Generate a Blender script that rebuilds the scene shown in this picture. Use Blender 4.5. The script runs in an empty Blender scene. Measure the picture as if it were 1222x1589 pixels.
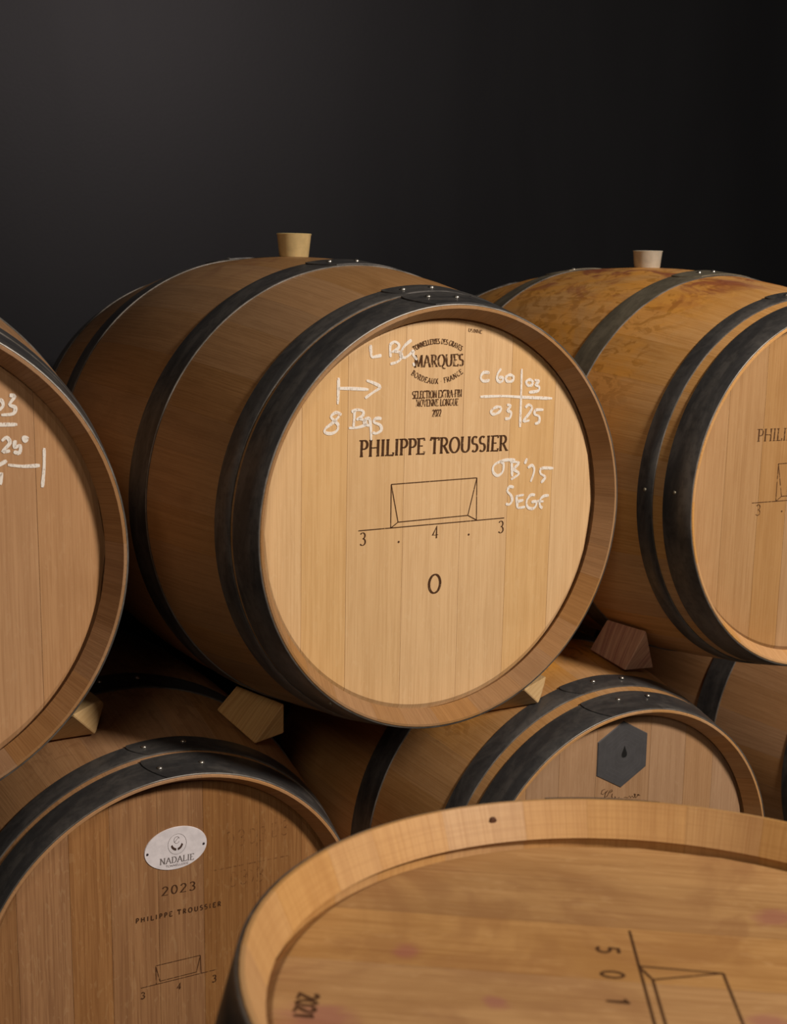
import bpy, bmesh, math, random
from mathutils import Vector, Matrix

scene = bpy.context.scene
coll = scene.collection
PI = math.pi
rnd = random.Random(7)

# ------------------------------------------------------------------ camera
CAM_Z = 1.378
cam_data = bpy.data.cameras.new('camera')
cam = bpy.data.objects.new('camera', cam_data)
coll.objects.link(cam)
YAW, PITCH, ROLL, FPX = 0.51121, 0.18410, 0.015618, 2000.56
fw = Vector((math.sin(YAW)*math.cos(PITCH), math.cos(YAW)*math.cos(PITCH), -math.sin(PITCH)))
rt = Vector((math.cos(YAW), -math.sin(YAW), 0))
up = rt.cross(fw)
r2 = rt*math.cos(ROLL)+up*math.sin(ROLL)
u2 = -rt*math.sin(ROLL)+up*math.cos(ROLL)
m = Matrix((r2, u2, -fw)).transposed().to_4x4()
m.translation = Vector((0, 0, CAM_Z))
cam.matrix_world = m
cam_data.sensor_fit = 'HORIZONTAL'
cam_data.sensor_width = 36.0
cam_data.lens = 36.0*FPX/1222.0
cam_data.clip_start = 0.02
cam_data.dof.use_dof = True
cam_data.dof.focus_distance = 1.70
cam_data.dof.aperture_fstop = 11.0
scene.camera = cam

# ------------------------------------------------------------------ world, lights, exposure
world = bpy.data.worlds.new('cellar_ambient')
scene.world = world
world.use_nodes = True
bg = world.node_tree.nodes['Background']
bg.inputs['Color'].default_value = (1.0, 0.88, 0.74, 1)
bg.inputs['Strength'].default_value = 0.010

def area_light(name, loc, target, size, power, color, spread=PI):
    d = bpy.data.lights.new(name, 'AREA')
    d.shape = 'DISK'
    d.size = size
    d.energy = power
    d.color = color
    d.spread = spread
    o = bpy.data.objects.new(name, d)
    coll.objects.link(o)
    o.location = loc
    o.rotation_euler = (Vector(target)-Vector(loc)).to_track_quat('-Z', 'Y').to_euler()
    return o
area_light('key_lamp', (1.95, -1.0, 2.75), (1.0, 1.6, 0.9), 0.42, 104, (1.0, 0.89, 0.76))
area_light('fill_lamp', (-0.8, -0.9, 2.35), (0.9, 1.9, 0.9), 0.6, 11.5, (1.0, 0.86, 0.70))

scene.view_settings.view_transform = 'Standard'
scene.view_settings.look = 'None'
scene.view_settings.exposure = 0.0
scene.view_settings.gamma = 1.0
scene.view_settings.use_curve_mapping = False

# ------------------------------------------------------------------ materials
def new_mat(name):
    mt = bpy.data.materials.new(name)
    mt.use_nodes = True
    nt = mt.node_tree
    return mt, nt, nt.nodes['Principled BSDF']

def node(nt, kind, **kw):
    n = nt.nodes.new(kind)
    for k, v in kw.items():
        setattr(n, k, v)
    return n

def ramp(nt, fac, stops):
    n = node(nt, 'ShaderNodeValToRGB')
    el = n.color_ramp.elements
    el[0].position, el[0].color = stops[0][0], tuple(stops[0][1])+(1,)
    el[1].position, el[1].color = stops[-1][0], tuple(stops[-1][1])+(1,)
    for p, c in stops[1:-1]:
        e = el.new(p)
        e.color = tuple(c)+(1,)
    nt.links.new(fac, n.inputs[0])
    return n.outputs[0]

def mixc(nt, fac, a, b, mode='MIX'):
    n = node(nt, 'ShaderNodeMix', data_type='RGBA', blend_type=mode)
    for s, v in ((n.inputs[0], fac), (n.inputs[6], a), (n.inputs[7], b)):
        if isinstance(v, (int, float)):
            s.default_value = v
        elif isinstance(v, tuple):
            s.default_value = v+(1,)
        else:
            nt.links.new(v, s)
    return n.outputs[2]

def math_(nt, op, a, b=None, c=None, clamp=False):
    n = node(nt, 'ShaderNodeMath', operation=op, use_clamp=clamp)
    for i, v in enumerate((a, b, c)):
        if v is None:
            continue
        if isinstance(v, (int, float)):
            n.inputs[i].default_value = v
        else:
            nt.links.new(v, n.inputs[i])
    return n.outputs[0]

def noise(nt, vec, scale, detail=3, rough=.55, dist=0.0):
    n = node(nt, 'ShaderNodeTexNoise')
    n.inputs['Scale'].default_value = scale
    n.inputs['Detail'].default_value = detail
    n.inputs['Roughness'].default_value = rough
    n.inputs['Distortion'].default_value = dist
    if vec is not None:
        nt.links.new(vec, n.inputs['Vector'])
    return n.outputs[0]

def mapped(nt, src, scale, rand=None):
    mp = node(nt, 'ShaderNodeMapping')
    mp.inputs['Scale'].default_value = scale
    nt.links.new(src, mp.inputs['Vector'])
    if rand is not None:
        cx = node(nt, 'ShaderNodeCombineXYZ')
        for i in range(3):
            nt.links.new(rand, cx.inputs[i])
        sc = node(nt, 'ShaderNodeVectorMath', operation='SCALE')
        nt.links.new(cx.outputs[0], sc.inputs[0])
        sc.inputs['Scale'].default_value = 37.0
        ad = node(nt, 'ShaderNodeVectorMath', operation='ADD')
        nt.links.new(mp.outputs[0], ad.inputs[0])
        nt.links.new(sc.outputs[0], ad.inputs[1])
        return ad.outputs[0]
    return mp.outputs[0]

def smooth(nt, val, lo, hi):
    n = node(nt, 'ShaderNodeMapRange', interpolation_type='SMOOTHSTEP')
    nt.links.new(val, n.inputs[0])
    n.inputs[1].default_value = lo
    n.inputs[2].default_value = hi
    return n.outputs[0]

def wood(name, base, dark, fleck, grain=.55, fleck_amt=.35, blotch=.25, piece=.14,
         rough=.52, stain=None, kerf=0.0, blobs=None):
    """oak; UV x runs across the grain and UV y along it, in metres"""
    mt, nt, bs = new_mat(name)
    L = nt.links
    tc = node(nt, 'ShaderNodeTexCoord')
    oi = node(nt, 'ShaderNodeObjectInfo')
    rd = oi.outputs['Random']
    uv, ob = tc.outputs['UV'], tc.outputs['Object']
    g1 = noise(nt, mapped(nt, uv, (420, 9, 1), rd), 1, 3, .6)
    g2 = noise(nt, mapped(nt, uv, (70, 2.2, 1), rd), 1, 3, .5, .6)
    fl = noise(nt, mapped(nt, uv, (120, 34, 1), rd), 1, 2, .5, 1.6)
    bl = noise(nt, mapped(nt, uv, (14, 7, 1), rd), 1, 3, .6, .8)
    c = mixc(nt, math_(nt, 'MULTIPLY', smooth(nt, g1, .42, .66), grain), base, dark)
    c = mixc(nt, math_(nt, 'MULTIPLY', smooth(nt, g2, .40, .72), grain*.8), c, dark)
    c = mixc(nt, math_(nt, 'MULTIPLY', smooth(nt, fl, .58, .68), fleck_amt), c, fleck)
    c = mixc(nt, math_(nt, 'MULTIPLY', smooth(nt, bl, .45, .75), blotch), c, dark)
    if kerf:
        kn = noise(nt, mapped(nt, uv, (6, 420, 1), rd), 1, 2, .5)
        c = mixc(nt, math_(nt, 'MULTIPLY', smooth(nt, kn, .45, .62), kerf), c, dark)
    if stain:
        for (rgb, amt, sc, lo, hi, zlo, zhi, ylo, yhi) in stain:
            sx = node(nt, 'ShaderNodeSeparateXYZ')
            L.new(ob, sx.inputs[0])
            nn = noise(nt, mapped(nt, ob, (sc, sc*.7, sc)), 1, 4, .65, 1.2)
            k = math_(nt, 'MULTIPLY', smooth(nt, nn, lo, hi), smooth(nt, sx.outputs[2], zlo, zhi))
            k = math_(nt, 'MULTIPLY', k, smooth(nt, sx.outputs[1], ylo, ylo+.10))
            k = math_(nt, 'MULTIPLY', k, smooth(nt, math_(nt, 'MULTIPLY', sx.outputs[1], -1.0), -yhi-.08, -yhi+.04))
            c = mixc(nt, math_(nt, 'MULTIPLY', k, amt), c, rgb)
    for (bx, by, bz, br, rgb, amt) in (blobs or []):
        vm = node(nt, 'ShaderNodeVectorMath', operation='DISTANCE')
        L.new(mapped(nt, ob, (1, 1, 1)), vm.inputs[0])
        vm.inputs[1].default_value = (bx, by, bz)
        nn = noise(nt, mapped(nt, ob, (45, 45, 28)), 1, 4, .6, .5)
        dd = math_(nt, 'MULTIPLY_ADD', nn, br*1.6, vm.outputs['Value'])
        k = math_(nt, 'SUBTRACT', 1.0, smooth(nt, dd, br*1.2, br*1.9))
        c = mixc(nt, math_(nt, 'MULTIPLY', k, amt), c, rgb)
    hsv = node(nt, 'ShaderNodeHueSaturation')
    L.new(c, hsv.inputs['Color'])
    L.new(math_(nt, 'MULTIPLY_ADD', rd, piece*2, 1-piece), hsv.inputs['Value'])
    r2_ = math_(nt, 'FRACT', math_(nt, 'MULTIPLY', rd, 17.3))
    L.new(math_(nt, 'MULTIPLY_ADD', r2_, .16, .92), hsv.inputs['Saturation'])
    L.new(hsv.outputs[0], bs.inputs['Base Color'])
    L.new(math_(nt, 'MULTIPLY_ADD', g1, .2, rough-.1), bs.inputs['Roughness'])
    bs.inputs['Specular IOR Level'].default_value = .35
    bp = node(nt, 'ShaderNodeBump')
    bp.inputs['Strength'].default_value = .22
    bp.inputs['Distance'].default_value = .0012
    L.new(g1, bp.inputs['Height'])
    L.new(bp.outputs[0], bs.inputs['Normal'])
    return mt

def metal(name, c0, c1, rough=.42, scale=9.0):
    mt, nt, bs = new_mat(name)
    tc = node(nt, 'ShaderNodeTexCoord')
    n1 = noise(nt, mapped(nt, tc.outputs['Object'], (scale, scale*3, scale)), 1, 5, .65, .6)
    n2 = noise(nt, mapped(nt, tc.outputs['Object'], (90, 90, 90)), 1, 3, .6)
    c = mixc(nt, smooth(nt, n1, .38, .66), c0, c1)
    c = mixc(nt, math_(nt, 'MULTIPLY', smooth(nt, n2, .45, .7), .35), c, tuple(x*.6 for x in c0))
    nt.links.new(c, bs.inputs['Base Color'])
    bs.inputs['Metallic'].default_value = .55
    nt.links.new(math_(nt, 'MULTIPLY_ADD', n1, .3, rough-.12), bs.inputs['Roughness'])
    bp = node(nt, 'ShaderNodeBump')
    bp.inputs['Strength'].default_value = .12
    bp.inputs['Distance'].default_value = .001
    nt.links.new(n2, bp.inputs['Height'])
    nt.links.new(bp.outputs[0], bs.inputs['Normal'])
    return mt

def plain(name, rgb, rough=.6, metallic=0.0, sss=0.0):
    mt, nt, bs = new_mat(name)
    tc = node(nt, 'ShaderNodeTexCoord')
    n1 = noise(nt, mapped(nt, tc.outputs['Object'], (60, 60, 60)), 1, 3, .6)
    c = mixc(nt, smooth(nt, n1, .35, .7), rgb, tuple(x*.86 for x in rgb))
    nt.links.new(c, bs.inputs['Base Color'])
    bs.inputs['Roughness'].default_value = rough
    bs.inputs['Metallic'].default_value = metallic
    if sss:
        bs.inputs['Subsurface Weight'].default_value = sss
        bs.inputs['Subsurface Scale'].default_value = .01
        bs.inputs['Subsurface Radius'].default_value = (1, .7, .4)
    return mt

def ink(name, rgb, scale, lo, hi, amt=1.0, rough=.8):
    """print or chalk that lets the wood through where it has worn off"""
    mt, nt, bs = new_mat(name)
    bs.inputs['Base Color'].default_value = rgb+(1,)
    bs.inputs['Roughness'].default_value = rough
    bs.inputs['Specular IOR Level'].default_value = .1
    tc = node(nt, 'ShaderNodeTexCoord')
    n1 = noise(nt, mapped(nt, tc.outputs['Object'], (scale*1.6, scale, scale*.7)), 1, 3, .6)
    k = math_(nt, 'MULTIPLY', smooth(nt, n1, lo, hi), amt)
    tr = node(nt, 'ShaderNodeBsdfTransparent')
    mx = node(nt, 'ShaderNodeMixShader')
    nt.links.new(k, mx.inputs[0])
    nt.links.new(tr.outputs[0], mx.inputs[1])
    nt.links.new(bs.outputs[0], mx.inputs[2])
    nt.links.new(mx.outputs[0], nt.nodes['Material Output'].inputs['Surface'])
    return mt

WINE = (.13, .030, .028)
BLOBS = [(.034, -.1435, .0898, .020), (.034, -.0488, -.1819, .013), (.034, .0494, -.2273, .028), (.034, .0154, .0516, .022), (.034, .0094, -.12, .010)]
ORANGE = (.78, .36, .085)
M = {}
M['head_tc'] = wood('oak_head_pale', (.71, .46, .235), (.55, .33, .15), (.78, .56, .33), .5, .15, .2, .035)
M['stave_tc'] = wood('oak_stave_tan', (.38, .205, .088), (.24, .120, .046), (.43, .25, .12), .40, .2, .45, .05,
                     stain=[(WINE, .40, 14, .46, .66, .29, .35, .33, .56)])
M['head_tl'] = wood('oak_head_rosy', (.50, .275, .130), (.37, .185, .077), (.58, .36, .19), .55, .15, .25, .045)  # all heads but the central one darkened to paint in the lamp's falloff
M['stave_tl'] = wood('oak_stave_brown', (.35, .19, .088), (.22, .105, .044), (.42, .25, .13), .5, .2, .4, .06)
M['head_tr'] = wood('oak_head_honey', (.47, .275, .130), (.35, .185, .077), (.54, .35, .19), .5, .12, .35, .04)
M['stave_tr'] = wood('oak_stave_honey', (.66, .37, .155), (.46, .225, .075), (.70, .44, .20), .5, .2, .35, .05,  # base and orange stain brightened to paint in strong light from above left
                     stain=[(ORANGE, .62, 6, .36, .62, -.05, .20, .10, .90),
                            ((.34, .15, .035), .55, 34, .50, .60, .02, .2, .12, .90),
                            ((.22, .050, .045), .78, 11, .44, .62, .25, .33, .10, .70)])
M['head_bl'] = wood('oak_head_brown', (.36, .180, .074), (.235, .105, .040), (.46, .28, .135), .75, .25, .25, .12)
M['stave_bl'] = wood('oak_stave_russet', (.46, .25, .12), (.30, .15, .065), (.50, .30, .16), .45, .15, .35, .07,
                     stain=[((.24, .11, .05), .5, 30, .52, .60, .20, .32, .08, .60)])
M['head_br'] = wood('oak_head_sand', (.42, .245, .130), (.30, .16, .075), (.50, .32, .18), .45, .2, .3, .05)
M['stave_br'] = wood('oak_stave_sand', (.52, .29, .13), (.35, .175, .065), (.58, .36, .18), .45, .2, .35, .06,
                     stain=[(ORANGE, .8, 10, .30, .5, .18, .28, .11, .90),
                            ((.24, .105, .03), .6, 40, .52, .62, .18, .26, .11, .90)])
M['head_f'] = wood('oak_head_golden', (.46, .255, .100), (.30, .145, .048), (.56, .34, .155), .6, .3, .6, .05,
                   stain=[((.28, .13, .05), .55, 7, .48, .66, -2, -1, -1, 1)],
                   blobs=[(x, DEP_, z, r_, (.30, .10, .085), .6) for DEP_, x, z, r_ in BLOBS])
M['stave_f'] = wood('oak_stave_golden', (.50, .285, .115), (.36, .18, .065), (.58, .37, .18), .45, .1, .4, .045, kerf=.25)
M['hoop_dark'] = metal('blackened_steel', (.075, .073, .076), (.150, .140, .134), .40)
M['hoop_grey'] = metal('dull_galvanised_steel', (.20, .175, .13), (.30, .26, .19), .46)
M['hoop_edge'] = metal('bare_steel_edge_highlight', (.13, .12, .11), (.22, .20, .185), .40, 20)  # bare hoop edge, lightened in colour to paint its highlight line
M['rivet'] = plain('rivet_steel', (.55, .52, .48), .28, .9)
M['burn'] = ink('branded_print', (.075, .034, .016), 260, .22, .46, .95)
M['burn_soft'] = ink('faded_branded_print', (.085, .038, .018), 260, .28, .54, .95)
M['ghost'] = ink('faint_old_mark', (.20, .085, .035), 160, .40, .68, .42)
M['chalk'] = ink('white_chalk', (.90, .84, .78), 340, .20, .50, .90, .95)
M['plaque'] = plain('white_enamel', (.82, .77, .82), .35)
M['hexa'] = plain('grey_lead_plate', (.095, .092, .098), .5, .3)
M['bung_cream'] = plain('cream_silicone', (.66, .50, .25), .27, 0, .25)
M['bung_grey'] = plain('milky_silicone', (.55, .50, .42), .27, 0, .25)
M['chock'] = wood('oak_chock_pale', (.66, .40, .17), (.46, .24, .09), (.7, .5, .25), .6, .2, .3, .05)
M['chock_pale'] = wood('oak_chock_blond', (.62, .42, .20), (.48, .28, .11), (.7, .5, .28), .5, .1, .2, .03)
M['chock_red'] = wood('oak_chock_wine_stained', (.62, .35, .22), (.36, .15, .10), (.66, .42, .25), .8, .3, .4, .05)
M['beam'] = wood('rough_timber', (.30, .19, .10), (.18, .10, .05), (.4, .26, .14), .6, .2, .3, .05)

mt, nt, bs = new_mat('black_satin_paint')
tc = node(nt, 'ShaderNodeTexCoord')
n1 = noise(nt, mapped(nt, tc.outputs['Object'], (1.6, 1, .5)), 1, 4, .6, .4)
n2 = noise(nt, mapped(nt, tc.outputs['Object'], (160, 160, 160)), 1, 3, .6)
nt.links.new(mixc(nt, smooth(nt, n1, .35, .7), (.0065, .0068, .0078), (.0090, .0094, .0106)), bs.inputs['Base Color'])
nt.links.new(math_(nt, 'MULTIPLY_ADD', n1, .08, .42), bs.inputs['Roughness'])
bp = node(nt, 'ShaderNodeBump')
bp.inputs['Strength'].default_value = .10
bp.inputs['Distance'].default_value = .001
nt.links.new(n2, bp.inputs['Height'])
nt.links.new(bp.outputs[0], bs.inputs['Normal'])
bs.inputs['Specular IOR Level'].default_value = .13
bs.inputs['Specular Tint'].default_value = (.90, .86, 1.0, 1)
M['wall'] = mt
M['floor'] = plain('dark_concrete', (.05, .047, .043), .75)

# ------------------------------------------------------------------ helpers
def link_mesh(name, verts, faces, mat, parent=None, uvs=None, sharp=None, smooth_=True):
    me = bpy.data.meshes.new(name)
    me.from_pydata(verts, [], faces)
    if uvs is not None:
        ul = me.uv_layers.new(name='UVMap')
        for lp in me.loops:
            ul.data[lp.index].uv = uvs[lp.vertex_index]
    if smooth_:
        me.polygons.foreach_set('use_smooth', [True]*len(me.polygons))
        me.set_sharp_from_angle(angle=math.radians(sharp if sharp else 28))
    me.materials.append(mat)
    o = bpy.data.objects.new(name, me)
    coll.objects.link(o)
    if parent:
        o.parent = parent
    return o

def tag(o, label, cat, group=None):
    o['label'] = label
    o['category'] = cat
    if group:
        o['group'] = group

def box(name, lo, hi, mat, parent=None):
    x0, y0, z0 = lo
    x1, y1, z1 = hi
    v = [(x0, y0, z0), (x1, y0, z0), (x1, y1, z0), (x0, y1, z0), (x0, y0, z1), (x1, y0, z1), (x1, y1, z1), (x0, y1, z1)]
    f = [(3, 2, 1, 0), (4, 5, 6, 7), (0, 1, 5, 4), (1, 2, 6, 5), (2, 3, 7, 6), (3, 0, 4, 7)]
    return link_mesh(name, v, f, mat, parent, smooth_=False)

# ------------------------------------------------------------------ setting
w = box('wall_back', (-3.5, 2.86, 0), (6.5, 3.0, 4.2), M['wall'])
w['kind'] = 'structure'
fl = box('floor', (-3.5, -2.0, -.1), (6.5, 2.86, 0), M['floor'])
fl['kind'] = 'structure'

# ------------------------------------------------------------------ barrel
LEN, RB, R0 = 0.94879, 0.34462, 0.285
DEP = 0.034

class Barrel:
    pass

def prof(b, s):
    k = (s-LEN/2)/(LEN/2)
    return (RB-(RB-R0)*k*k)+b.ro

def pt(b, th, s, r):
    return (r*math.cos(th), s, r*math.sin(th))

def stave_sections(b):
    half = [(0.0, -.0010, -.0040), (.0012, 0, -.0046), (.015, None, -.0115), (.0285, None, -.0178),
            (.0289, None, -.0125), (.0425, None, -.0125), (.0435, None, -.0230), (.07, None, None),
            (.12, None, None), (.19, None, None), (.26, None, None), (.33, None, None), (.40, None, None)]
    out = []
    r0 = prof(b, 0)
    for s, do, di in half:
        ro = prof(b, s)+(do or 0)
        ri = (r0+di) if di is not None else prof(b, s)-.0255
        out.append((s, ro, ri))
    return out+[(LEN/2, prof(b, LEN/2), prof(b, LEN/2)-.0255)]+[(LEN-s, ro, ri) for s, ro, ri in reversed(out)]

def make_staves(b, n, mat):
    ws = [rnd.uniform(.75, 1.25) for _ in range(n)]
    k = 2*PI/sum(ws)
    ws = [w_*k for w_ in ws]
    th = PI/2-ws[0]/2
    sec = stave_sections(b)
    for i in range(n):
        a0, a1 = th+.0002, th+ws[i]-.0002
        th += ws[i]
        NA = 4
        verts, uvs, faces = [], [], []
        off = rnd.uniform(0, 5)
        for (s, ro, ri) in sec:
            for j in range(NA+1):
                a = a0+(a1-a0)*j/NA
                verts.append(pt(b, a, s, ro))
                uvs.append((a*.33+off, s))
            for j in range(NA, -1, -1):
                a = a0+(a1-a0)*j/NA
                verts.append(pt(b, a, s, ri))
                uvs.append((a*.33+off+.5, s))
        R = 2*(NA+1)
        for q in range(len(sec)-1):
            for j in range(R):
                j2 = (j+1) % R
                faces.append((q*R+j, q*R+j2, (q+1)*R+j2, (q+1)*R+j))
        faces.append(tuple(reversed(range(R))))
        e = (len(sec)-1)*R
        faces.append(tuple(range(e, e+R)))
        link_mesh('stave', verts, faces, mat, b.root, uvs, sharp=24)

def make_head(b, cuts, mat, back=False):
    """boards across x at the given cuts, running along z"""
    r1 = prof(b, 0)-.0222
    r2 = prof(b, 0)-.0140
    y0, y1, y2 = DEP, DEP+.0045, DEP+.0080
    y3 = DEP+.020
    r3 = prof(b, 0)-.0240
    if back:
        y0, y1, y2, y3 = (LEN-v for v in (y0, y1, y2, y3))
    xs = [-1]+list(cuts)+[1]
    for i in range(len(xs)-1):
        rings = []
        for (y, r) in ((y0, r1), (y1, r2), (y2-(.0005 if not back else -.0005), r2), (y2, r3), (y3, r3)):
            a, c = max(xs[i]+.00022, -r), min(xs[i+1]-.00022, r)
            NS = 8
            ring = []
            for k in range(NS+1):
                t = a+(c-a)*k/NS
                ring.append((t, y, math.sqrt(max(r*r-t*t, 0))))
            for k in range(NS, -1, -1):
                t = a+(c-a)*k/NS
                ring.append((t, y, -math.sqrt(max(r*r-t*t, 0))-.00001))
            rings.append(ring)
        R = len(rings[0])
        verts = [v for g in rings for v in g]
        faces = [tuple(range(R))]
        for q in range(len(rings)-1):
            for j in range(R):
                j2 = (j+1) % R
                faces.append((q*R+j2, q*R+j, (q+1)*R+j, (q+1)*R+j2))
        e = (len(rings)-1)*R
        faces.append(tuple(reversed(range(e, e+R))))
        if back:
            faces = [tuple(reversed(f)) for f in faces]
        off = rnd.uniform(0, 5)
        uvs = [(v[0]+off, v[2]) for v in verts]
        link_mesh('head_board', verts, faces, mat, b.root, uvs, smooth_=False)

def rivet(b, th, s, r, parent, size=.0042, mat=None):
    ca, sa = math.cos(th), math.sin(th)
    n = Vector((ca, 0, sa))
    t = Vector((-sa, 0, ca))
    y = Vector((0, 1, 0))
    c = Vector(pt(b, th, s, r))
    verts, faces = [], []
    prof_ = ((1.0, -.0005), (1.0, .15*size), (.82, .45*size), (.45, .68*size))
    N = 10
    for (k, h) in prof_:
        for j in range(N):
            a = 2*PI*j/N
            verts.append(tuple(c+n*h+(t*math.cos(a)+y*math.sin(a))*size*k))
    verts.append(tuple(c+n*size*.76))
    for q in range(len(prof_)-1):
        for j in range(N):
            faces.append((q*N+j, (q+1)*N+j, (q+1)*N+(j+1) % N, q*N+(j+1) % N))
    top = len(verts)-1
    for j in range(N):
        faces.append(((len(prof_)-1)*N+j, top, (len(prof_)-1)*N+(j+1) % N))
    faces.append(tuple(range(N)))
    link_mesh('rivet', verts, faces, mat or M['rivet'], parent, sharp=60)

def hoop(b, s0, s1, mat, lap=100, rivets=(), nails=()):
    TK = .0019
    g = .00015
    def cs(s, extra):
        return prof(b, s)+g+extra
    sm = (s0+s1)/2
    sect = [(s0, -.0000), (s0, TK*.65), (s0+.0007, TK), (sm, TK), (s1-.0007, TK), (s1, TK*.65), (s1, 0.0), (sm, 0.0)]
    N = 144
    verts, faces = [], []
    for j in range(N):
        a = 2*PI*j/N
        # flat steel spans the belly of the barrel as a straight cone
        for (s, e) in sect:
            verts.append(pt(b, a, s, cs(s, e)))
    R = len(sect)
    for j in range(N):
        j2 = (j+1) % N
        for q in range(R):
            q2 = (q+1) % R
            faces.append((j*R+q, j*R+q2, j2*R+q2, j2*R+q))
    h = link_mesh('hoop', verts, faces, mat, b.root, sharp=40)
    h.data.materials.append(M['hoop_edge'])
    for i, p in enumerate(h.data.polygons):
        if i % R in (0, 1):
            p.material_index = 1
    # lapped, rounded end riveted on top of the band
    la = math.radians(lap)
    span = math.radians(24)
    verts, faces = [], []
    NV, NT = 8, 16
    for i in range(NT+1):
        f = i/NT
        for k in range(NV+1):
            v = k/NV
            s = s0+(s1-s0)*v
            start = la-.075*(1-v)**2-.03*max(0, v-.75)*4*(v-.75)
            a = start+(la-span-start)*f
            lift = TK*(1.0 if f < .6 else (1-(f-.6)/.4))
            verts.append(pt(b, a, s, cs(s, TK+lift)))
    n1 = len(verts)
    for i in range(NT+1):
        f = i/NT
        for k in range(NV+1):
            v = k/NV
            s = s0+(s1-s0)*v
            start = la-.075*(1-v)**2-.03*max(0, v-.75)*4*(v-.75)
            a = start+(la-span-start)*f
            verts.append(pt(b, a, s, cs(s, TK+.0001)))
    W_ = NV+1
    for i in range(NT):
        for k in range(NV):
            q = (i*W_+k, (i+1)*W_+k, (i+1)*W_+k+1, i*W_+k+1)
            faces.append(q)
            faces.append(tuple(n1+z for z in reversed(q)))
    for k in range(NV):
        faces.append((k, k+1, n1+k+1, n1+k))
        faces.append((NT*W_+k+1, NT*W_+k, n1+NT*W_+k, n1+NT*W_+k+1))
    for i in range(NT):
        faces.append(((i+1)*W_, i*W_, n1+i*W_, n1+(i+1)*W_))
        faces.append((i*W_+NV, (i+1)*W_+NV, n1+(i+1)*W_+NV, n1+i*W_+NV))
    link_mesh('lapped_end', verts, faces, mat, h, sharp=40)
    for (a, v) in rivets:
        s = s0+(s1-s0)*v
        rivet(b, math.radians(a), s, cs(s, 2*TK), h)
    for (a, v) in nails:
        s = s0+(s1-s0)*v
        rivet(b, math.radians(a), s, cs(s, TK), h, .0030, M['hoop_grey'])
    return h

def barrel(name, label, loc, yaw, pitch, ro, head_mat, stave_mat, cuts, hoops, hoop_mats, laps, nst=30,
           rivs=None, nails=None, matrix=None, group='oak wine barrels', rear=True):
    b = Barrel()
    b.ro = ro
    b.shift = (0.0, 0.0)
    b.root = bpy.data.objects.new(name, None)
    coll.objects.link(b.root)
    b.root.empty_display_size = .1
    if matrix is None:
        a = Vector((math.sin(yaw)*math.cos(pitch), math.cos(yaw)*math.cos(pitch), math.sin(pitch)))
        r_ = Vector((math.cos(yaw), -math.sin(yaw), 0))
        u_ = r_.cross(a)
        matrix = Matrix((r_, a, u_)).transposed().to_4x4()
        matrix.translation = Vector((loc[0], loc[1], loc[2]+CAM_Z))
    b.root.matrix_world = matrix
    b.mat = matrix
    tag(b.root, label, 'barrel', group)
    make_staves(b, nst, stave_mat)
    make_head(b, cuts, head_mat)
    if rear:
        make_head(b, [-.17, -.08, .01, .10, .18], head_mat, back=True)
    h1, q0, q1, b0, b1 = hoops
    rivs = rivs or {}
    nails = nails or {}
    spec = [('h', .0008, h1), ('q', q0, q1), ('b', b0, b1)]
    for key, s0, s1 in spec:
        hoop(b, s0, s1, hoop_mats[key], laps.get(key, 98), rivs.get(key, ((94, .55), (84, .5))), nails.get(key, ()))
    if rear:
        for key, s0, s1 in spec:
            hoop(b, LEN-s1, LEN-s0, hoop_mats[key], laps.get(key, 98), ((95, .5), (85, .5)))
    return b

# ------------------------------------------------------------------ lettering
def arc(cx, cy, rx, ry, d0, d1, n=10):
    return [(cx+rx*math.cos(math.radians(d0+(d1-d0)*i/n)), cy+ry*math.sin(math.radians(d0+(d1-d0)*i/n))) for i in range(n+1)]
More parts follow.
